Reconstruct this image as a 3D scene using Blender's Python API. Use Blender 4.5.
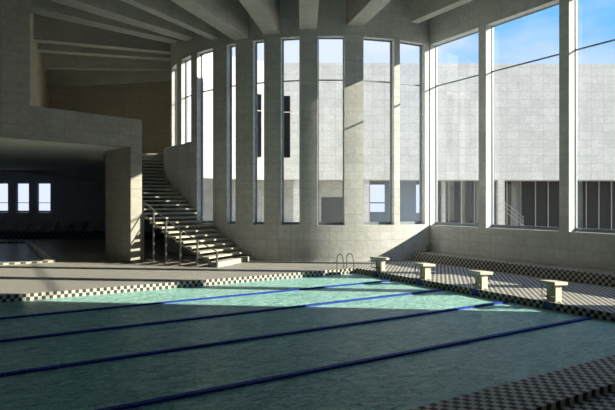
import bpy, bmesh, math, random
from mathutils import Vector, Matrix
random.seed(4)
S = bpy.context.scene
C = S.collection
for o in list(bpy.data.objects):
    bpy.data.objects.remove(o)

# ------------------------------------------------------------------ camera
cam = bpy.data.objects.new('camera', bpy.data.cameras.new('camera'))
C.objects.link(cam)
cam.location = (0, 0, 2.94)
cam.rotation_euler = (math.pi / 2, 0, 0)
cam.data.sensor_width = 36
cam.data.lens = 36 * 532.5 / 615
cam.data.shift_y = -2.0 / 615
cam.data.clip_end = 500
S.camera = cam

# ------------------------------------------------------------------ sky and sun
SKY_STRENGTH = 1.25
SUN_STRENGTH = 8.5
SUN_TAN = 0.392
world = bpy.data.worlds.new('sky')
S.world = world
world.use_nodes = True
nt = world.node_tree
nt.nodes.clear()
def N(t, **k):
    n = nt.nodes.new(t)
    for a, b in k.items():
        setattr(n, a, b)
    return n
L = lambda a, b: nt.links.new(a, b)
out = N('ShaderNodeOutputWorld'); bg = N('ShaderNodeBackground')
tc = N('ShaderNodeTexCoord'); sep = N('ShaderNodeSeparateXYZ')
L(tc.outputs['Generated'], sep.inputs[0])
ramp = N('ShaderNodeValToRGB')
r = ramp.color_ramp
r.elements[0].position = 0.0; r.elements[0].color = (0.50, 0.54, 0.56, 1)
r.elements[1].position = 1.0; r.elements[1].color = (0.10, 0.25, 0.60, 1)
e = r.elements.new(0.10); e.color = (0.48, 0.56, 0.66, 1)
e = r.elements.new(0.24); e.color = (0.12, 0.35, 0.66, 1)
e = r.elements.new(0.5); e.color = (0.14, 0.36, 0.75, 1)
L(sep.outputs['Z'], ramp.inputs[0])
mp = N('ShaderNodeMapping'); mp.inputs['Scale'].default_value = (1.6, 1.6, 4.5)
mp.inputs['Location'].default_value = (0.35, 0.2, 0.0)
L(tc.outputs['Generated'], mp.inputs[0])
no = N('ShaderNodeTexNoise'); no.inputs['Scale'].default_value = 1.7
no.inputs['Detail'].default_value = 6; no.inputs['Roughness'].default_value = 0.5
L(mp.outputs[0], no.inputs['Vector'])
cr = N('ShaderNodeValToRGB'); cr.color_ramp.elements[0].position = 0.47; cr.color_ramp.elements[1].position = 0.72
bias = N('ShaderNodeMapRange')          # a cloud bank that thins toward the east
bias.inputs['From Min'].default_value = 0.05; bias.inputs['From Max'].default_value = 0.30
bias.inputs['To Min'].default_value = 0.34; bias.inputs['To Max'].default_value = 0.0
L(sep.outputs['X'], bias.inputs[0])
bsum = N('ShaderNodeMath', operation='ADD')
L(no.outputs['Fac'], bsum.inputs[0]); L(bias.outputs[0], bsum.inputs[1])
L(bsum.outputs[0], cr.inputs[0])
mx = N('ShaderNodeMix', data_type='RGBA')
L(cr.outputs[0], mx.inputs[0]); L(ramp.outputs[0], mx.inputs[6])
mx.inputs[7].default_value = (0.54, 0.57, 0.67, 1)
L(mx.outputs[2], bg.inputs[0]); bg.inputs[1].default_value = SKY_STRENGTH
L(bg.outputs[0], out.inputs[0])

sun = bpy.data.objects.new('sun', bpy.data.lights.new('sun', 'SUN'))
C.objects.link(sun)
sd = Vector((-0.994, 0.109, -SUN_TAN)).normalized()
sun.rotation_euler = sd.to_track_quat('-Z', 'Y').to_euler()
sun.location = (40, 0, 30)
sun.data.energy = SUN_STRENGTH
sun.data.angle = math.radians(0.5)
sun.data.color = (1.0, 0.89, 0.66)

S.view_settings.view_transform = 'Standard'
S.view_settings.look = 'None'
S.view_settings.gamma = 1
S.view_settings.use_curve_mapping = False
S.view_settings.exposure = 0.55

# ------------------------------------------------------------------ layout numbers
ALF = math.radians(31.13)
CA, SA = math.cos(ALF), math.sin(ALF)
def uv2w(a, b): return (a * CA - b * SA, a * SA + b * CA)
def w2uv(x, y): return (x * CA + y * SA, -x * SA + y * CA)
CX, CY, R0 = 1.016, 34.24, 9.5
DZ = 0.21          # deck
CEIL = 13.6
HEAD = 10.70
SILL = 1.9
WALLA = 18.65
def cp(r, deg):
    t = math.radians(deg)
    return (CX + r * math.sin(t), CY - r * math.cos(t))

# ------------------------------------------------------------------ materials
def mat(name):
    m = bpy.data.materials.new(name); m.use_nodes = True
    t = m.node_tree; t.nodes.clear()
    o = t.nodes.new('ShaderNodeOutputMaterial')
    b = t.nodes.new('ShaderNodeBsdfPrincipled')
    t.links.new(b.outputs[0], o.inputs[0])
    return m, t, b, o
def plain(name, col, rough=0.6, metal=0.0, noise=0.12, scale=6.0, spec=0.4):
    m, t, b, o = mat(name)
    tcn = t.nodes.new('ShaderNodeTexCoord')
    n = t.nodes.new('ShaderNodeTexNoise'); n.inputs['Scale'].default_value = scale
    n.inputs['Detail'].default_value = 5
    t.links.new(tcn.outputs['Object'], n.inputs['Vector'])
    r = t.nodes.new('ShaderNodeValToRGB')
    r.color_ramp.elements[0].position = 0.3; r.color_ramp.elements[1].position = 0.7
    r.color_ramp.elements[0].color = tuple(c * (1 - noise) for c in col) + (1,)
    r.color_ramp.elements[1].color = tuple(min(1, c * (1 + noise)) for c in col) + (1,)
    t.links.new(n.outputs['Fac'], r.inputs[0])
    t.links.new(r.outputs[0], b.inputs['Base Color'])
    b.inputs['Roughness'].default_value = rough
    b.inputs['Metallic'].default_value = metal
    b.inputs['Specular IOR Level'].default_value = spec
    return m
def concrete(name, c0, c1, pw=2.4, ph=1.2, joint=0.75, tie=0.75, stain=1.0):
    """board-marked concrete: panel joints, tie holes and blotches, mapped by the uv layer in metres"""
    m, t, b, o = mat(name)
    nn = lambda k: t.nodes.new(k); ln = lambda a, c: t.links.new(a, c)
    uvn = nn('ShaderNodeUVMap'); uvn.uv_map = 'uv'
    tcn = nn('ShaderNodeTexCoord')
    n1 = nn('ShaderNodeTexNoise'); n1.inputs['Scale'].default_value = 0.9; n1.inputs['Detail'].default_value = 8
    n1.inputs['Roughness'].default_value = 0.65
    ln(tcn.outputs['Object'], n1.inputs['Vector'])
    n2 = nn('ShaderNodeTexNoise'); n2.inputs['Scale'].default_value = 5.0; n2.inputs['Detail'].default_value = 6
    ln(uvn.outputs[0], n2.inputs['Vector'])
    ad = nn('ShaderNodeMath'); ad.operation = 'ADD'
    ml = nn('ShaderNodeMath'); ml.operation = 'MULTIPLY'; ml.inputs[1].default_value = 0.5
    ln(n1.outputs['Fac'], ad.inputs[0]); ln(n2.outputs['Fac'], ad.inputs[1]); ln(ad.outputs[0], ml.inputs[0])
    rp = nn('ShaderNodeValToRGB')
    rp.color_ramp.elements[0].position = 0.5 - 0.13 / stain; rp.color_ramp.elements[1].position = 0.5 + 0.13 / stain
    rp.color_ramp.elements[0].color = c0 + (1,); rp.color_ramp.elements[1].color = c1 + (1,)
    ln(ml.outputs[0], rp.inputs[0])
    br = nn('ShaderNodeTexBrick')
    br.offset = 0.0; br.inputs['Scale'].default_value = 1.0
    br.inputs['Brick Width'].default_value = pw; br.inputs['Row Height'].default_value = ph
    br.inputs['Mortar Size'].default_value = 0.022; br.inputs['Mortar Smooth'].default_value = 0.3
    br.inputs['Color1'].default_value = (1, 1, 1, 1); br.inputs['Color2'].default_value = (0.9, 0.9, 0.9, 1)
    br.inputs['Mortar'].default_value = (joint, joint, joint, 1)
    ln(uvn.outputs[0], br.inputs['Vector'])
    br2 = nn('ShaderNodeTexBrick')
    br2.offset = 0.0; br2.inputs['Scale'].default_value = 1.0
    br2.inputs['Brick Width'].default_value = pw / 4; br2.inputs['Row Height'].default_value = ph / 3
    br2.inputs['Mortar Size'].default_value = 0.05; br2.inputs['Mortar Smooth'].default_value = 1.0
    br2.inputs['Color1'].default_value = (1, 1, 1, 1); br2.inputs['Color2'].default_value = (0.93, 0.93, 0.93, 1)
    br2.inputs['Mortar'].default_value = (tie + .12, tie + .12, tie + .12, 1)
    ln(uvn.outputs[0], br2.inputs['Vector'])
    m1 = nn('ShaderNodeMix'); m1.data_type = 'RGBA'; m1.blend_type = 'MULTIPLY'; m1.inputs[0].default_value = 1
    m2 = nn('ShaderNodeMix'); m2.data_type = 'RGBA'; m2.blend_type = 'MULTIPLY'; m2.inputs[0].default_value = 1
    ln(rp.outputs[0], m1.inputs[6]); ln(br.outputs['Color'], m1.inputs[7])
    ln(m1.outputs[2], m2.inputs[6]); ln(br2.outputs['Color'], m2.inputs[7])
    ln(m2.outputs[2], b.inputs['Base Color'])
    bp = nn('ShaderNodeBump'); bp.inputs['Strength'].default_value = 0.25; bp.inputs['Distance'].default_value = 0.03
    ln(n2.outputs['Fac'], bp.inputs['Height']); ln(bp.outputs[0], b.inputs['Normal'])
    b.inputs['Roughness'].default_value = 0.85
    b.inputs['Specular IOR Level'].default_value = 0.2
    return m
TILE = 0.105
def checker(name, c1, c2, size=TILE, rough=0.45):
    m, t, b, o = mat(name)
    tcn = t.nodes.new('ShaderNodeTexCoord'); mp = t.nodes.new('ShaderNodeMapping')
    mp.inputs['Location'].default_value = (0.013, 0.017, -0.002)
    t.links.new(tcn.outputs['Object'], mp.inputs[0])
    ck = t.nodes.new('ShaderNodeTexChecker'); ck.inputs['Scale'].default_value = 1 / size
    ck.inputs['Color1'].default_value = c1 + (1,); ck.inputs['Color2'].default_value = c2 + (1,)
    t.links.new(mp.outputs[0], ck.inputs['Vector'])
    n = t.nodes.new('ShaderNodeTexNoise'); n.inputs['Scale'].default_value = 1.3; n.inputs['Detail'].default_value = 4
    t.links.new(tcn.outputs['Object'], n.inputs['Vector'])
    r = t.nodes.new('ShaderNodeValToRGB'); r.color_ramp.elements[0].color = (.82, .82, .82, 1); r.color_ramp.elements[1].color = (1, 1, 1, 1)
    t.links.new(n.outputs['Fac'], r.inputs[0])
    mm = t.nodes.new('ShaderNodeMix'); mm.data_type = 'RGBA'; mm.blend_type = 'MULTIPLY'; mm.inputs[0].default_value = 1
    t.links.new(ck.outputs['Color'], mm.inputs[6]); t.links.new(r.outputs[0], mm.inputs[7])
    t.links.new(mm.outputs[2], b.inputs['Base Color'])
    b.inputs['Roughness'].default_value = rough; b.inputs['Specular IOR Level'].default_value = 0.02
    return m
def glass(name, tint=(0.93, 0.96, 1.0), boost=1.0):
    m, t, b, o = mat(name)
    t.nodes.remove(b)
    tr = t.nodes.new('ShaderNodeBsdfTransparent'); tr.inputs[0].default_value = tint + (1,)
    gl = t.nodes.new('ShaderNodeBsdfGlossy'); gl.inputs['Roughness'].default_value = 0.01
    gl.inputs['Color'].default_value = (0.95, 0.97, 1, 1)
    fr = t.nodes.new('ShaderNodeLayerWeight'); fr.inputs['Blend'].default_value = 0.5
    pw = t.nodes.new('ShaderNodeMath'); pw.operation = 'POWER'; pw.inputs[1].default_value = 4.0
    mu = t.nodes.new('ShaderNodeMath'); mu.operation = 'MULTIPLY_ADD'; mu.inputs[1].default_value = 0.9 * boost
    mu.inputs[2].default_value = 0.035 * boost; mu.use_clamp = True
    mi = t.nodes.new('ShaderNodeMixShader')
    t.links.new(fr.outputs['Facing'], pw.inputs[0]); t.links.new(pw.outputs[0], mu.inputs[0]); t.links.new(mu.outputs[0], mi.inputs[0])
    t.links.new(tr.outputs[0], mi.inputs[1]); t.links.new(gl.outputs[0], mi.inputs[2]); t.links.new(mi.outputs[0], o.inputs[0])
    return m
def water(name, c0, c1, scale=2.2):
    m, t, b, o = mat(name)
    nn = lambda k: t.nodes.new(k); ln = lambda a, c: t.links.new(a, c)
    tcn = nn('ShaderNodeTexCoord'); mp = nn('ShaderNodeMapping')
    mp.inputs['Rotation'].default_value = (0, 0, math.radians(-20)); mp.inputs['Scale'].default_value = (1.0, 2.0, 1)
    ln(tcn.outputs['Object'], mp.inputs[0])
    n = nn('ShaderNodeTexNoise'); n.inputs['Scale'].default_value = scale; n.inputs['Detail'].default_value = 5
    n.inputs['Roughness'].default_value = 0.6; n.inputs['Distortion'].default_value = 1.2
    ln(mp.outputs[0], n.inputs['Vector'])
    r = nn('ShaderNodeValToRGB'); r.color_ramp.elements[0].position = .35; r.color_ramp.elements[1].position = .68
    r.color_ramp.elements[0].color = c0 + (1,); r.color_ramp.elements[1].color = c1 + (1,)
    nf = nn('ShaderNodeTexNoise'); nf.inputs['Scale'].default_value = scale * 4; nf.inputs['Detail'].default_value = 4
    nf.inputs['Distortion'].default_value = 1.5
    ln(mp.outputs[0], nf.inputs['Vector'])
    av = nn('ShaderNodeMix'); av.inputs[0].default_value = 0.55
    ln(n.outputs['Fac'], av.inputs[2]); ln(nf.outputs['Fac'], av.inputs[3])
    ln(av.outputs[0], r.inputs[0]); ln(r.outputs[0], b.inputs['Base Color'])
    n3 = nn('ShaderNodeTexNoise'); n3.inputs['Scale'].default_value = scale * 1.5; n3.inputs['Detail'].default_value = 3
    n3.inputs['Distortion'].default_value = 0.6
    ln(mp.outputs[0], n3.inputs['Vector'])
    bp = nn('ShaderNodeBump'); bp.inputs['Strength'].default_value = 0.6; bp.inputs['Distance'].default_value = 0.06
    ln(n3.outputs['Fac'], bp.inputs['Height']); ln(bp.outputs[0], b.inputs['Normal'])
    b.inputs['Roughness'].default_value = 0.3
    b.inputs['IOR'].default_value = 1.33
    b.inputs['Specular IOR Level'].default_value = 0.07
    return m
M = {}
M['conc'] = concrete('wall_concrete', (0.64, 0.645, 0.625), (0.80, 0.805, 0.78), joint=.91, tie=.76)
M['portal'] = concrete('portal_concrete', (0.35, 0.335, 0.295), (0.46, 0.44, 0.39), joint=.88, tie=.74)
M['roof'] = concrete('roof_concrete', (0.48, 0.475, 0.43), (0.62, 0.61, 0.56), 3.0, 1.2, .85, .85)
M['brown'] = concrete('brown_concrete', (0.72, 0.66, 0.53), (0.86, 0.80, 0.66), 1.2, 1.2, .8, .8)
M['ext'] = concrete('facade_concrete', (0.56, 0.55, 0.51), (0.72, 0.705, 0.66), 1.1, 0.72, .74, .84)
M['hall'] = concrete('hall_plaster', (0.60, 0.63, 0.74), (0.70, 0.73, 0.84), 0.8, 0.8, .8, .9)
M['check'] = checker('checker_tile', (0.68, 0.655, 0.60), (0.09, 0.087, 0.082))
M['check_blue'] = checker('blue_checker_tile', (0.16, 0.26, 0.42), (0.04, 0.07, 0.14), 0.2)
M['check_big'] = checker('coping_checker_tile', (0.66, 0.63, 0.53), (0.12, 0.11, 0.10), 0.22)
M['beige'] = plain('beige_coping', (0.74, 0.69, 0.56), 0.6)
M['cream'] = plain('cream_concrete', (0.62, 0.58, 0.46), 0.7, noise=.06)
M['water'] = water('pool_water', (0.09, 0.28, 0.28), (0.58, 0.93, 0.82))
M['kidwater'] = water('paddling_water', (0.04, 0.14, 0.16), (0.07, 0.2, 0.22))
M['basin'] = plain('basin_tile', (0.25, 0.5, 0.5), 0.4)
M['rope'] = plain('blue_float', (0.03, 0.07, 0.38), 0.6, noise=.05, spec=.1)
M['blue'] = plain('blue_tile', (0.03, 0.07, 0.38), 0.35, noise=.05)
M['steel'] = plain('brushed_steel', (0.28, 0.28, 0.28), 0.3, 0.7, noise=.04)
M['frame'] = plain('window_frame_metal', (0.24, 0.28, 0.32), 0.5, 0.1, noise=.05)
M['dark'] = plain('dark_metal', (0.035, 0.038, 0.04), 0.5, 0.2)
M['mullion'] = plain('light_mullion', (0.45, 0.43, 0.38), 0.5, 0.0)
M['darkpane'] = plain('dark_window_glass', (0.045, 0.042, 0.038), 0.3, 0.0, spec=.15)
M['glass'] = glass('clear_glass')
M['black'] = plain('black_window_glass', (0.006, 0.006, 0.007), 0.3, spec=.1)
M['slate'] = plain('grey_door_panel', (0.16, 0.16, 0.155), 0.7)
M['wood'] = plain('brown_slat_wood', (0.85, 0.62, 0.45), 0.6, noise=.25)
M['ground'] = plain('courtyard_paving', (0.40, 0.39, 0.35), 0.8, scale=2)
M['tread'] = plain('tread_concrete', (0.46, 0.44, 0.36), 0.75, noise=.08)

# ------------------------------------------------------------------ mesh helpers
class MB:
    def __init__(s):
        s.bm = bmesh.new(); s.uv = s.bm.loops.layers.uv.new('uv'); s.done = set()
    def face(s, vs, uvs=None):
        f = s.bm.faces.new(vs)
        if uvs:
            for l, q in zip(f.loops, uvs): l[s.uv].uv = q
            s.done.add(f)
        return f
    def box(s, x0, y0, z0, x1, y1, z1, mtx=None):
        v = []
        for z in (z0, z1):
            for x, y in ((x0, y0), (x1, y0), (x1, y1), (x0, y1)):
                p = Vector((x, y, z))
                v.append(s.bm.verts.new(mtx @ p if mtx else p))
        for q in ((0, 3, 2, 1), (4, 5, 6, 7), (0, 1, 5, 4), (1, 2, 6, 5), (2, 3, 7, 6), (3, 0, 4, 7)):
            s.face([v[i] for i in q])
        return s
    def prism(s, pts, z0, z1):
        lo = [s.bm.verts.new((x, y, z0)) for x, y in pts]; hi = [s.bm.verts.new((x, y, z1)) for x, y in pts]
        n = len(pts)
        s.face(list(reversed(lo))); s.face(hi)
        for i in range(n):
            j = (i + 1) % n
            s.face([lo[i], lo[j], hi[j], hi[i]])
        return s
    def hull8(s, p):
        """box from 8 explicit corners, bottom ring then top ring"""
        v = [s.bm.verts.new(q) for q in p]
        for q in ((0, 3, 2, 1), (4, 5, 6, 7), (0, 1, 5, 4), (1, 2, 6, 5), (2, 3, 7, 6), (3, 0, 4, 7)):
            s.face([v[i] for i in q])
        return s
    def arc(s, r0, r1, t0, t1, z0, z1, step=1.0, skip=()):
        n = max(1, int(math.ceil(abs(t1 - t0) / step)))
        ring = []
        for i in range(n + 1):
            t = t0 + (t1 - t0) * i / n
            a, b = cp(r0, t), cp(r1, t)
            ring.append([s.bm.verts.new((*a, z0)), s.bm.verts.new((*b, z0)), s.bm.verts.new((*b, z1)), s.bm.verts.new((*a, z1)), math.radians(t) * r1])
        for i in range(n):
            A, B = ring[i], ring[i + 1]; ua, ub = A[4], B[4]
            s.face([A[1], B[1], B[2], A[2]], [(ua, z0), (ub, z0), (ub, z1), (ua, z1)])
            s.face([B[0], A[0], A[3], B[3]], [(ub, z0), (ua, z0), (ua, z1), (ub, z1)])
            s.face([A[3], A[2], B[2], B[3]]); s.face([A[1], A[0], B[0], B[1]])
        A, B = ring[0], ring[-1]
        s.face([A[0], A[1], A[2], A[3]]); s.face([B[1], B[0], B[3], B[2]])
        return s
    def tube(s, pts, r, n=8, closed=False):
        pts = [Vector(p) for p in pts]; rings = []
        for i, p in enumerate(pts):
            d = (pts[min(i + 1, len(pts) - 1)] - pts[max(i - 1, 0)]).normalized()
            up = Vector((0, 0, 1)) if abs(d.z) < 0.95 else Vector((1, 0, 0))
            x = d.cross(up).normalized(); y = x.cross(d).normalized()
            rings.append([s.bm.verts.new(p + x * r * math.cos(k * 2 * math.pi / n) + y * r * math.sin(k * 2 * math.pi / n)) for k in range(n)])
        for a, b in zip(rings, rings[1:]):
            for k in range(n):
                s.face([a[k], a[(k + 1) % n], b[(k + 1) % n], b[k]])
        s.face(list(reversed(rings[0]))); s.face(rings[-1])
        return s
    def build(s, name, m, parent=None, rot=0.0, loc=(0, 0, 0), bevel=0.0):
        bmesh.ops.recalc_face_normals(s.bm, faces=s.bm.faces)
        if bevel:
            bmesh.ops.bevel(s.bm, geom=list(s.bm.edges), offset=bevel, segments=1, affect='EDGES')
        for f in s.bm.faces:
            if not bevel and f in s.done: continue
            nrm = f.normal
            if abs(nrm.z) > 0.7:
                for l in f.loops: l[s.uv].uv = (l.vert.co.x, l.vert.co.y)
            else:
                t = Vector((-nrm.y, nrm.x, 0)).normalized()
                for l in f.loops: l[s.uv].uv = (l.vert.co.dot(t), l.vert.co.z)
        me = bpy.data.meshes.new(name); s.bm.to_mesh(me); s.bm.free()
        me.materials.append(m)
        o = bpy.data.objects.new(name, me); C.objects.link(o)
        o.location = loc; o.rotation_euler = (0, 0, rot)
        if parent: o.parent = parent
        return o
def empty(name, loc=(0, 0, 0), rot=0.0):
    o = bpy.data.objects.new(name, None); C.objects.link(o); o.location = loc; o.rotation_euler = (0, 0, rot)
    o.empty_display_size = 0.3
    return o
def tag(o, label, cat, group=None):
    o['label'] = label; o['category'] = cat
    if group: o['group'] = group
    return o
def struct(o, label=None, cat=None):
    o['kind'] = 'structure'
    if label: o['label'] = label
    if cat: o['category'] = cat
    return o
def copy_tree(o, parent=None):
    c = o.copy(); C.objects.link(c)
    if parent: c.parent = parent
    for ch in [q for q in bpy.data.objects if q.parent == o]:
        copy_tree(ch, c)
    return c

# ------------------------------------------------------------------ floor, ceiling
AE = 13.3; B0 = 5.33; LANE = 2.55; B5 = B0 + 5 * LANE
AL = AE - 25.0
BSTEP = 4.5
arc_in = [cp(R0 - 0.2, t) for t in range(30, -107, -4)]
kidA = uv2w(2.7, 26.8); kidB = uv2w(2.7, 40.8); kidC = (-27.5, kidB[1]); kidD = uv2w(-8.0, 26.8)
def fill(name, outer, holes, z, m, flip=False):
    bm = bmesh.new(); uvl = bm.loops.layers.uv.new('uv')
    es = []
    for loop in [outer] + holes:
        vs = [bm.verts.new((x, y, z)) for x, y in loop]
        for i in range(len(vs)): es.append(bm.edges.new((vs[i], vs[(i + 1) % len(vs)])))
    bmesh.ops.triangle_fill(bm, edges=es, use_beauty=True, use_dissolve=False)
    bm.normal_update()
    for f in bm.faces:
        if (f.normal.z < 0) != flip: f.normal_flip()
        for l in f.loops: l[uvl].uv = l.vert.co.xy
    me = bpy.data.meshes.new(name); bm.to_mesh(me); bm.free(); me.materials.append(m)
    o = bpy.data.objects.new(name, me); C.objects.link(o)
    return o
floor_w = [uv2w(19.0, BSTEP), uv2w(19.0, 19.5)] + arc_in + [(-9.2, 42.2), (-30.2, 42.2), uv2w(-33, BSTEP)]
fl = fill('floor', [w2uv(*p) for p in floor_w],
          [[(AL, B0), (AE, B0), (AE, B5), (AL, B5)], [w2uv(*p) for p in (kidA, kidB, kidC, kidD)]], DZ, M['check'])
fl.rotation_euler = (0, 0, ALF); struct(fl)
st = MB().box(-33, BSTEP, DZ - 0.105, 19, BSTEP + 0.04, DZ - 0.001).build('trim_1', M['check'], rot=ALF); struct(st)
f2 = fill('floor', [(-33, -9), (19, -9), (19, BSTEP + 0.02), (-33, BSTEP + 0.02)], [], DZ - 0.105, M['check'])
f2.rotation_euler = (0, 0, ALF); struct(f2)

ceil_pts = [uv2w(19.0, -6.4), uv2w(19.0, 19.5)] + arc_in + [(-9.2, 42.2), (-30.2, 42.2), uv2w(-30, -6.4)]
cl = MB(); cl.prism(ceil_pts, CEIL, CEIL + 0.4); cl = cl.build('ceiling', M['roof']); struct(cl)

# ------------------------------------------------------------------ curved window wall
WIN = [(20.9, 29.8, SILL), (9.7, 19.0, SILL), (-3.3, 4.3, SILL), (-13.8, -8.4, SILL), (-22.4, -18.9, SILL),
       (-31.6, -28.4, SILL), (-45.1, -37.3, SILL), (-55.8, -48.7, 6.1), (-69.0, -60.4, 6.1), (-84, -76, 6.1)]
TH = 0.40
w = MB()
edges = 33.2
for t0, t1, zs in WIN:
    w.arc(R0 - TH, R0, t1, edges, 0.0, CEIL)
    w.arc(R0 - TH, R0, t0, t1, 0.0, zs)
    w.arc(R0 - TH, R0, t0, t1, HEAD, CEIL)
    edges = t0
w.arc(R0 - TH, R0, -106, edges, 0.0, CEIL)
w.prism([cp(R0, -106), cp(R0 - TH, -106), (-8.8, 42.3), (-9.2, 42.3)], 0.0, CEIL)
wc = w.build('wall_curved', M['conc']); struct(wc)
# thicker lower wall beside the upper stair flight
wl = MB().arc(R0 + 0.005, 9.9, -105, -70, 0.0, 6.1)
for k in range(20): wl.arc(R0 + 0.005, R0 + 0.02 * (k + .5), -51 - k, -50 - k, 0.0, 6.1)
wl = wl.build('wall_stair', M['conc']); struct(wl)

def window_between(n, p0, p1, z0, z1, transom, fw=0.06, pane_m=None):
    """a glazed opening between two plan points"""
    p0 = Vector((*p0, 0)); p1 = Vector((*p1, 0)); d = p1 - p0; Ln = d.length
    ang = math.atan2(d.y, d.x)
    root = empty('window_%d' % n, (p0.x, p0.y, z0), ang); struct(root)
    H = z1 - z0; e = 0.01
    f = MB()
    f.box(e, -.05, e, fw, .05, H - e).box(Ln - fw, -.05, e, Ln - e, .05, H - e)
    f.box(fw, -.05, e, Ln - fw, .05, 0.14).box(fw, -.05, H - fw, Ln - fw, .05, H - e)
    if transom: f.box(fw, -.04, transom - z0 - .025, Ln - fw, .03, transom - z0 + .025)
    f.build('window_frame', M['frame'], root)
    MB().box(fw, -.008, .14, Ln - fw, .008, H - fw).build('pane', pane_m or M['glass'], root)
    return root
n = 0
for t0, t1, zs in WIN:
    n += 1
    window_between(n, cp(R0 - 0.31, t0 + .02), cp(R0 - 0.31, t1 - .02), zs, HEAD, 8.72, 0.045)

# ------------------------------------------------------------------ right window wall (pool end)
TW = 0.5
PB = [(19.75, 19.25), (16.25, 15.84), (12.38, 11.98), (8.51, 8.11)]     # piers (b ranges)
WB = [(16.25, 19.25), (12.38, 15.84), (8.51, 11.98), (4.22, 8.11)]
w = MB()
for b1, b0 in PB: w.box(WALLA, b0, 0, WALLA + TW, b1, CEIL)
for b0, b1 in WB:
    w.box(WALLA, b0, 0, WALLA + TW, b1, 1.86); w.box(WALLA, b0, HEAD, WALLA + TW, b1, CEIL)
w.box(WALLA, -6.4, 0, WALLA + TW, 4.22, CEIL)
wr = w.build('wall_right', M['conc'], rot=ALF); struct(wr)
for b0, b1 in WB:
    n += 1
    window_between(n, uv2w(WALLA + .43, b0), uv2w(WALLA + .43, b1), 1.86, HEAD, 8.72, 0.03)
# tiled ledge running along the foot of the right wall
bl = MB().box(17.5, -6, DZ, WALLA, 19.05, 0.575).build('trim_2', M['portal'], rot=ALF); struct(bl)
bf = MB().box(17.47, -6, DZ, 17.5, 19.07, 0.58).box(17.5, 19.05, DZ, 18.3, 19.07, 0.58).build('trim_3', M['check'], rot=ALF); struct(bf)

# remaining room walls
struct(MB().box(-30, -6.4, 0, 19.05, -6.0, CEIL).build('wall_rear', M['conc'], rot=ALF))
a0, a1 = Vector(uv2w(-30, -6.4)), Vector((-30.2, 42.6))
nn_ = (a1 - a0).normalized(); pp = Vector((-nn_.y, nn_.x)) * 0.4
struct(MB().prism([tuple(a0), tuple(a0 + pp), tuple(a1 + pp), tuple(a1)], 0, CEIL).build('wall_left', M['conc']))

# back wall of the lower hall with small windows, upper level above it
YB = 42.0
HW = [(-27.9, -26.9), (-26.25, -25.25), (-24.6, -23.62), (-22.97, -21.97), (-21.32, -20.27)]
w = MB(); x = -30.2
for x0, x1 in HW:
    w.box(x, YB, 0, x0, YB + .3, 5.5); w.box(x0, YB, 0, x1, YB + .3, 2.2); w.box(x0, YB, 4.52, x1, YB + .3, 5.5); x = x1
w.box(x, YB, 0, -9.2, YB + .3, 5.5)
struct(w.build('wall_back', M['hall']))
for x0, x1 in HW:
    n += 1
    window_between(n, (x0, YB + .12), (x1, YB + .12), 2.2, 4.52, 2.96, 0.05)
struct(MB().box(-30.2, YB, 5.5, -9.2, YB + .3, CEIL).build('wall_back', M['brown']))
# platform along the hall's back wall
struct(MB().box(-30, 40.0, DZ, -9.3, YB, 0.74).build('trim_4', M['check_blue']))
# sloping soffit under the hall roof
struct(MB().hull8([(-26, 41.3, 5.6), (-15.2, 41.3, 4.0), (-15.2, 41.95, 4.0), (-26, 41.95, 5.6),
                   (-26, 41.3, 5.9), (-15.2, 41.3, 4.32), (-15.2, 41.95, 4.32), (-26, 41.95, 5.9)]).build('trim_5', M['hall']))

# ------------------------------------------------------------------ portal wall, stair ring wall, upper floor
TH0 = -42.1; RR = 12.94
P0 = Vector(cp(RR, TH0)); RD = Vector((math.sin(math.radians(TH0)), -math.cos(math.radians(TH0)))); PN = Vector((RD.y, -RD.x))
if PN.y < 0: PN = -PN
def pt(t, o=0.0):
    q = P0 + RD * t + PN * o
    return (q.x, q.y)
MZ = 5.95
w = MB()
w.prism([pt(0), pt(4.9), pt(4.9, .5), pt(0, .5)], 5.5, 6.78)
w.prism([pt(4.9), pt(24), pt(24, .5), pt(4.9, .5)], 5.5, CEIL)
w.prism([pt(11), pt(12), pt(12, .5), pt(11, .5)], 0, 5.5)
w.arc(RR, RR + .57, -55, TH0, 0.0, 5.5)
w.arc(RR + .02, RR + .3, -80, TH0 - 2.4, 5.5, 6.78)
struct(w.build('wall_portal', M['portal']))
ringp = [cp(RR + .1, t) for t in range(-43, -82, -3)] + [cp(9.92, -81)] + [cp(9.92, t) for t in range(-85, -105, -5)]
mz = [pt(24, .3), pt(0.1, .3)] + ringp + [(-9.3, YB), (-30, YB)]
struct(MB().prism(mz, 5.5, MZ).build('floor_mezzanine', M['conc']))
q0, q1 = Vector((-20.3, 42)), Vector((-14.2, 27.2))
pp = Vector((-0.4, -0.12))
struct(MB().prism([tuple(q0), tuple(q1), tuple(q1 + pp), tuple(q0 + pp)], MZ, CEIL).build('wall_mezzanine', M['brown']))

# ------------------------------------------------------------------ courtyard and opposite building
struct(fill('ground', [(-90, -60), (140, -60), (140, 120), (-90, 120)], [], -0.05, M['ground']))
TOPZ, OVZ = 15.47, 5.0
bl = tag(empty('courtyard_building', (10, 48, -0.05)),
         'pale concrete building across the courtyard with dark glazing under its overhang', 'building')
def part(name, mbb, m, parent=bl):
    o = mbb.build(name, m); o.parent = parent; o.matrix_parent_inverse = Matrix.Translation(parent.location).inverted()
    return o
front = [(-3.0, 47.5), (45, 48.3)]
wing = [(-3.0, 47.5), (-5.4, 46.4), (-7.0, 45.1), (-8.2, 43.9), (-9.4, 42.6)]
def wallstrip(mb_, pts, z0, z1, th=0.5):
    for p, q in zip(pts, pts[1:]):
        p = Vector(p); q = Vector(q); d = (q - p).normalized(); nrm = Vector((-d.y, d.x))
        if nrm.y < 0: nrm = -nrm
        mb_.prism([tuple(p), tuple(q), tuple(q + nrm * th), tuple(p + nrm * th)], z0, z1)
    return mb_
part('facade', wallstrip(MB(), front, OVZ, TOPZ), M['ext'])
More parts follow.
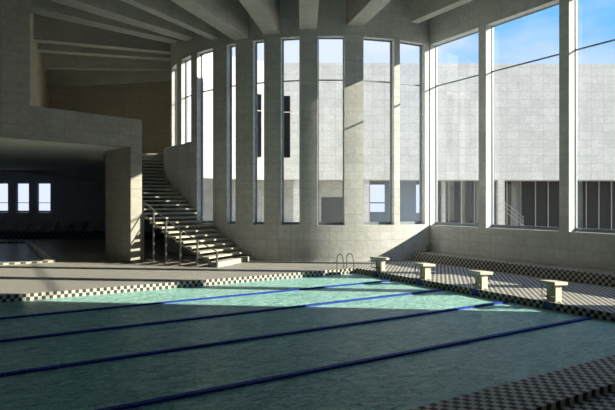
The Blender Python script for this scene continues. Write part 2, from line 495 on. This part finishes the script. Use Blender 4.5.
part('facade', wallstrip(MB(), wing, OVZ, TOPZ), M['ext'])
part('roof', MB().box(-12, 48.6, TOPZ - .6, 45, 60, TOPZ - .2), M['ext'])
part('soffit', MB().box(-12, 48.2, OVZ + .001, 45, 60, OVZ + .3).prism([(-3, 47.9), (-5.3, 46.9), (-8.4, 44.4), (-9.7, 43.1), (-12, 48.15), (-3, 48.15)], OVZ + .001, OVZ + .3), M['ext'])
# lower wall set back below the overhang: solid at the left, glazed at the right
part('lower_wall', MB().box(-12, 50.5, 0, 1.3, 50.8, OVZ).box(1.3, 50.5, 3.5, 4.4, 50.8, OVZ).box(4.4, 50.5, 0, 5.6, 50.8, OVZ), M['ext'])
dr = part('doorway', MB().box(1.3, 50.75, 0, 4.4, 50.85, 3.5), M['slate'])
part('lower_wall', MB().box(7.35, 50.5, 0, 10.3, 50.8, OVZ).box(5.6, 50.5, 0, 7.35, 50.8, 2.1).box(10.3, 50.5, 0, 10.9, 50.8, 2.0).box(10.9, 50.5, 0, 12.4, 50.8, OVZ), M['frame'])
part('curtain_wall', MB().box(12.4, 50.55, 0, 44, 50.6, OVZ), M['darkpane'])
for i, xx in enumerate([5.9, 13.4, 14.6, 15.8, 18.9, 20.2, 21.6, 22.8, 24.0, 25.2, 26.4, 27.6, 28.8, 30.0]):
    part('mullion', MB().box(xx - .028, 50.4, 0, xx + .028, 50.55, OVZ), M['mullion'])
part('column', MB().box(19.3, 50.35, 0, 20.1, 50.54, OVZ), M['slate'])
part('transom', MB().box(5.6, 50.4, 2.9, 7.35, 50.5, 3.02), M['frame'])
for xx, ww in ((-1.0, .5), (5.3, .5), (12.7, .3), (17.4, .56), (25.0, .35)):
    yy = 47.75 if ww > .55 or xx < 6 else 49.6
    part('column', MB().box(xx - ww / 2, yy, 0, xx + ww / 2, yy + .5, OVZ), M['ext'])
for (x0, y0), (x1, y1) in (((-2.5, 47.62), (-1.55, 47.60)), ((-5.25, 46.40), (-4.1, 46.93))):
    d = Vector((x1 - x0, y1 - y0)).normalized(); nr = Vector((d.y, -d.x))
    if nr.y > 0: nr = -nr
    A = Vector((x0, y0)) + nr * -.05; B = Vector((x1, y1)) + nr * -.05; k = nr * .16
    wn = part('window', MB().prism([tuple(A), tuple(B), tuple(B + k), tuple(A + k)], 7.0, 12.5), M['black'])
    mA = A.lerp(B, .0)
    k2 = nr * .19
    part('window_bar', MB().prism([tuple(A), tuple(B), tuple(B + k2), tuple(A + k2)], 11.0, 11.08), M['mullion'])
# outdoor stair rail seen under the overhang
rl = tag(empty('stair_rail', (19, 49.2, -0.05)), 'thin pale sloping handrail under the overhang across the courtyard', 'railing')
for k in range(3):
    mm_ = MB().tube([(17.6, 49.2, 3.5 + .0 - k * .4), (20.0, 49.2, 1.6 - k * .4)], .03, 6)
    part('rail', mm_, M['mullion'], rl)
for k in range(5):
    xx = 17.7 + k * .55; zz = 3.5 - (xx - 17.6) * .79
    part('post', MB().tube([(xx, 49.2, -0.05), (xx, 49.2, zz)], .025, 6), M['mullion'], rl)

# ------------------------------------------------------------------ ceiling beams
FPX, YH = 532.5, 203.0
def cylhit(x, R=R0):
    m = (x - 307.5) / FPX
    A = 1 + m * m; B = -2 * (m * CX + CY); c = CX * CX + CY * CY - R * R
    D = B * B - 4 * A * c
    Z = (-B - D ** .5) / 2 / A
    return m * Z, Z
BE = [  # plan start x, y, bottom z, plan direction dx/dy, rise per metre of y, length, width, label
]
def beam_from(xl, yl, xr, yr, slope, L_, label, rise=0.0):
    A = Vector(cylhit(xl)); B = Vector(cylhit(xr))
    za = 2.94 + (YH - yl) * A.y / FPX; zb = 2.94 + (YH - yr) * B.y / FPX
    z = (za + zb) / 2
    d = Vector((-slope, -1)).normalized()
    mid = (A + B) / 2; perp = Vector((-d.y, d.x))
    wd = abs((B - A).dot(perp))
    BE.append((mid, z, d, wd, L_, rise, label))
beam_from(299, 30, 317, 30, -0.01, 24, 'concrete ceiling beam running straight toward the viewer above the middle windows')
beam_from(264.5, 35, 280, 33.8, 0.15, 24, 'slanting concrete ceiling beam meeting the curved wall left of the straight central beam')
beam_from(346.8, 25.7, 363.4, 26, -0.25, 22, 'concrete ceiling beam slanting up to the right above the sunlit pier')
beam_from(234.4, 40.6, 249, 38, 0.35, 24, 'concrete ceiling beam slanting up to the left, second left of the central beam')
beam_from(212.7, 39.8, 219, 38.8, 0.53, 24, 'shaded concrete ceiling beam ending above the narrow left windows')
beam_from(185, 41.1, 195.6, 38.6, 0.78, 20, 'shaded concrete ceiling beam ending above the split left window')
beam_from(172.3, 44.5, 182.6, 41, 1.11, 14.5, 'shaded concrete ceiling beam ending above the leftmost tall windows')
for i, (mid, z, d, wd, Ln, rise, label) in enumerate(BE):
    perp = Vector((-d.y, d.x)) * min(wd, 0.8) / 2
    s = mid - d * 0.15; e_ = mid + d * Ln
    o = MB().prism([tuple(s - perp), tuple(s + perp), tuple(e_ + perp), tuple(e_ - perp)], z, CEIL).build('ceiling_beam', M['roof'])
    tag(o, label, 'beam')
def beam_free(p, q, z, wd, label, h=None):
    p = Vector(p); q = Vector(q); d = (q - p).normalized(); perp = Vector((-d.y, d.x)) * wd / 2
    o = MB().prism([tuple(p - perp), tuple(p + perp), tuple(q + perp), tuple(q - perp)], z, CEIL).build('ceiling_beam', M['roof'])
    tag(o, label, 'beam')
ul = uv2w(18.0, 19.3)
beam_free(uv2w(17.3, 18.9), uv2w(17.3, -5.9), 11.45, .45, 'concrete ceiling beam running beside the right window wall')
beam_free(cp(9.45, -76), (-22.5, 26.9), 11.93, .6, 'shaded concrete ceiling beam just above the brightest one at the far left')
beam_free(cp(9.45, -88), (-24.0, 29.9), 12.04, .6, 'brightest edged concrete ceiling beam crossing above the upper parapet')
beam_free(cp(9.45, -98), (-22, 34.9), 11.8, .5, 'level concrete ceiling beam in front of the brown upper wall, below the brightest one')
beam_free(cp(9.45, -104), (-20.6, 39.4), 11.42, .5, 'farthest and lowest concrete ceiling beam along the brown upper wall')

# ------------------------------------------------------------------ staircase
stc = tag(empty('staircase', (*cp(11.2, -26), DZ)),
          'curved concrete staircase with open treads climbing left around the curved window wall', 'staircase')
RIS = 0.205; DT = 2.12; T1 = -22.4
inv = Matrix.Translation(stc.location).inverted()
for k in range(28):
    t0 = T1 - DT * k; zt = DZ + RIS * (k + 1)
    ro = 12.6 if t0 > TH0 - 2 else 12.93
    ri = R0 if t0 > -58 else 9.9
    m_ = MB().arc(ri, ro, t0 - DT * 1.12, t0, zt - 0.075 if k else DZ, zt, 1.2)
    o = m_.build('tread', M['tread']); o.parent = stc; o.matrix_parent_inverse = inv
# railing
rg = tag(empty('stair_railing', (*cp(12.64, -22.2), DZ)),
         'steel railing with six tall posts along the outer side of the curved stair', 'railing')
inv2 = Matrix.Translation(rg.location).inverted()
RP = 12.64
posts = [(22.6, 0.88), (27.2, 1.34), (31.6, 1.72), (35.8, 2.22), (39.9, 2.62), (43.9, 3.03)]
for t, zt in posts:
    x, y = cp(RP, -t)
    o = MB().tube([(x, y, DZ), (x, y, zt)], .047, 8).build('post', M['steel']); o.parent = rg; o.matrix_parent_inverse = inv2
def railz(t):
    for (ta, za), (tb, zb) in zip(posts, posts[1:]):
        if t <= tb: return za + (zb - za) * (t - ta) / (tb - ta)
    return posts[-1][1]
for nm, dz in (('top_rail', 0.0), ('lower_rail', -0.6)):
    pts_ = []
    for i in range(24):
        t = posts[0][0] + (posts[-1][0] - posts[0][0]) * i / 23
        pts_.append((*cp(RP, -t), max(railz(t) + dz, DZ + .08)))
    o = MB().tube(pts_, .028, 8).build(nm, M['steel']); o.parent = rg; o.matrix_parent_inverse = inv2

# ------------------------------------------------------------------ swimming pool
pool = tag(empty('swimming_pool', (*uv2w(AE, B5), 0)), 'large lane swimming pool with dark and sunlit turquoise water and checkered rim', 'pool')
def ppart(name, mbb, m, parent=pool, **k):
    o = mbb.build(name, m, rot=ALF, **k); o.parent = parent; o.matrix_parent_inverse = Matrix.Translation(parent.location).inverted()
    return o
ppart('basin', MB().box(AL - .3, B0 - .3, -2.0, AE + .3, B5 + .3, -1.8), M['basin'])
rim = MB()
T_ = 0.12
rim.box(AL - T_, B0 - T_, -1.8, AL, B5 + T_, DZ - .001).box(AE, B0 - T_, -1.8, AE + T_, B5 + T_, DZ - .001)
rim.box(AL, B0 - T_, -1.8, AE, B0, DZ - .001).box(AL, B5, -1.8, AE, B5 + T_, DZ - .001)
ppart('rim', rim, M['check'])
ppart('water', MB().box(AL, B0, -0.6, AE, B5, 0.0), M['water'])
for k in range(5):
    b = B0 + LANE * (k + .5)
    ppart('lane_marker', MB().box(AE - .012, b - .14, -0.05, AE, b + .14, DZ), M['blue'])
names = ['nearest', 'second nearest', 'third nearest', 'farthest']
lab = ['blue lane rope nearest the viewer, ending at the right of the last starting block',
       'blue lane rope ending between the two nearest starting blocks',
       'blue lane rope ending between the second and third starting blocks',
       'blue lane rope farthest away, nearest the ladder and sunlit along much of its length']
for k in range(4):
    b = B0 + LANE * (k + 1)
    root = tag(empty('lane_rope', (*uv2w(AE, b), 0)), lab[k], 'lane rope', 'lane ropes across the pool')
    m_ = MB()
    a = AE - 0.15
    i = 0
    m_.tube([(AL + .1, b, 0.02), (AE, b, 0.02)], .02, 6)
    # chain of float discs
    while a > AL + .3:
        m_.box(a - .152, b - .055, 0.002, a, b + .055, .045)
        a -= .165
    o = m_.build('float_line', M['rope'], rot=ALF); o.parent = root; o.matrix_parent_inverse = Matrix.Translation(root.location).inverted()

# starting blocks
def block():
    r = empty('starting_block')
    MB().box(-.13, -.14, 0, .15, .14, .47).build('pedestal', M['cream'], r, bevel=.008)
    sl = MB(); mt = Matrix.Translation((0, 0, .505)) @ Matrix.Rotation(math.radians(4), 4, 'Y')
    sl.box(-.33, -.25, -.045, .27, .25, .045, mt).build('platform', M['cream'], r, bevel=.008)
    h = MB()
    h.tube([(-.3, -.16, .46), (-.3, -.16, .14), (-.3, .16, .14), (-.3, .16, .46)], .016, 6)
    h.tube([(-.3, -.1, .14), (-.13, -.1, .14)], .014, 6).tube([(-.3, .1, .14), (-.13, .1, .14)], .014, 6)
    h.build('handle', M['dark'], r)
    return r
blab = ['cream concrete starting block nearest the viewer, standing at the far right',
        'cream starting block second from the viewer, between two lane ropes',
        'cream starting block third from the viewer, second from the ladder',
        'shaded grey starting block farthest away, beside the pool ladder corner']
src = block()
for k in range(4):
    b = B0 + LANE * (k + 1.5) + .02
    o = src if k == 0 else copy_tree(src)
    o.location = (*uv2w(AE + .28, b), DZ); o.rotation_euler = (0, 0, ALF)
    tag(o, blab[k], 'starting block', 'starting blocks along the pool end')

# ladder
ld = tag(empty('pool_ladder', (*uv2w(12.62, B5), DZ), ALF), 'steel pool ladder with two hooped rails at the far corner', 'ladder')
for s_ in (0.0, 0.5):
    P = [(s_, .42, 0), (s_, .42, .36)]
    for i in range(9):
        t = math.pi * i / 8
        P.append((s_, .19 + .23 * math.cos(t), .40 + .2 * math.sin(t)))
    P += [(s_, -.08, .2), (s_, -.10, -.1), (s_, -.10, -1.2)]
    MB().tube(P, .022, 8).build('rail', M['steel'], ld)
for zz in (-.35, -.65, -.95):
    MB().box(.02, -.16, zz, .48, -.06, zz + .03).build('step', M['steel'], ld)

# ------------------------------------------------------------------ paddling pool in the hall
kp = tag(empty('paddling_pool', (*kidA, DZ)), 'small paddling pool with raised pale rim in the dark hall at left', 'pool')
def kpart(name, mbb, m, rot=0.0):
    o = mbb.build(name, m, rot=rot); o.parent = kp; o.matrix_parent_inverse = Matrix.Translation(kp.location).inverted(); return o
kpart('water', MB().prism([kidD, kidA, kidB, kidC], -0.5, 0.22), M['kidwater'])
A_, B_ = Vector(kidA), Vector(kidB); D_ = Vector(kidD); C_ = Vector(kidC)
U = Vector((CA, SA)); V = Vector((-SA, CA))
kpart('coping', MB().prism([tuple(A_), tuple(B_), tuple(B_ - U * .4), tuple(A_ - U * .4)], 0, DZ + .10), M['beige'])
kpart('near_rim', MB().box(-8.0, 26.8, 0, 2.7, 27.0, DZ + .11), M['check_big'], ALF)
kpart('far_rim', MB().box(-27.5, kidB[1] - .3, 0, kidB[0] + .2, kidB[1], DZ + .1), M['check_big'])

# wooden loungers on the platform
def lounger():
    r = empty('deck_chair')
    MB().hull8([(-.35, -.28, .28), (.22, -.28, .20), (.22, .28, .20), (-.35, .28, .28), (-.35, -.28, .32), (.22, -.28, .24), (.22, .28, .24), (-.35, .28, .32)]).build('seat', M['wood'], r)
    MB().hull8([(.10, -.28, .20), (.15, -.28, .20), (.15, .28, .20), (.10, .28, .20), (.40, -.28, .74), (.45, -.28, .74), (.45, .28, .74), (.40, .28, .74)]).build('backrest', M['wood'], r)
    for y in (-.29, .29):
        MB().tube([(-.38, y, 0), (.05, y, .45)], .022, 6).build('leg', M['wood'], r)
        MB().tube([(.40, y, 0), (.05, y, .45)], .022, 6).build('leg', M['wood'], r)
        MB().tube([(-.3, y, .45), (.26, y, .45)], .022, 6).build('armrest', M['wood'], r)
    return r
src = lounger()
cl_ = ['wooden deck chair at the left edge of the picture, partly cut off',
       'wooden deck chair on the platform, second from the left',
       'wooden deck chair on the platform below the middle hall window',
       'wooden deck chair on the platform just left of the rightmost hall window centre',
       'wooden deck chair on the platform just right of the rightmost hall window',
       'wooden deck chair on the platform, third from the wide pier',
       'wooden deck chair on the platform, second from the wide pier',
       'wooden deck chair on the platform nearest the wide pier']
for k, xx in enumerate((-2.5, 11, 25, 39, 53.5, 67.5, 81.5, 96)):
    o = src if k == 0 else copy_tree(src)
    Yc = 40.9
    o.location = ((xx - 307.5) / FPX * Yc, Yc, 0.74); o.rotation_euler = (0, 0, 0)
    tag(o, cl_[k], 'deck chair', 'wooden deck chairs along the hall platform')
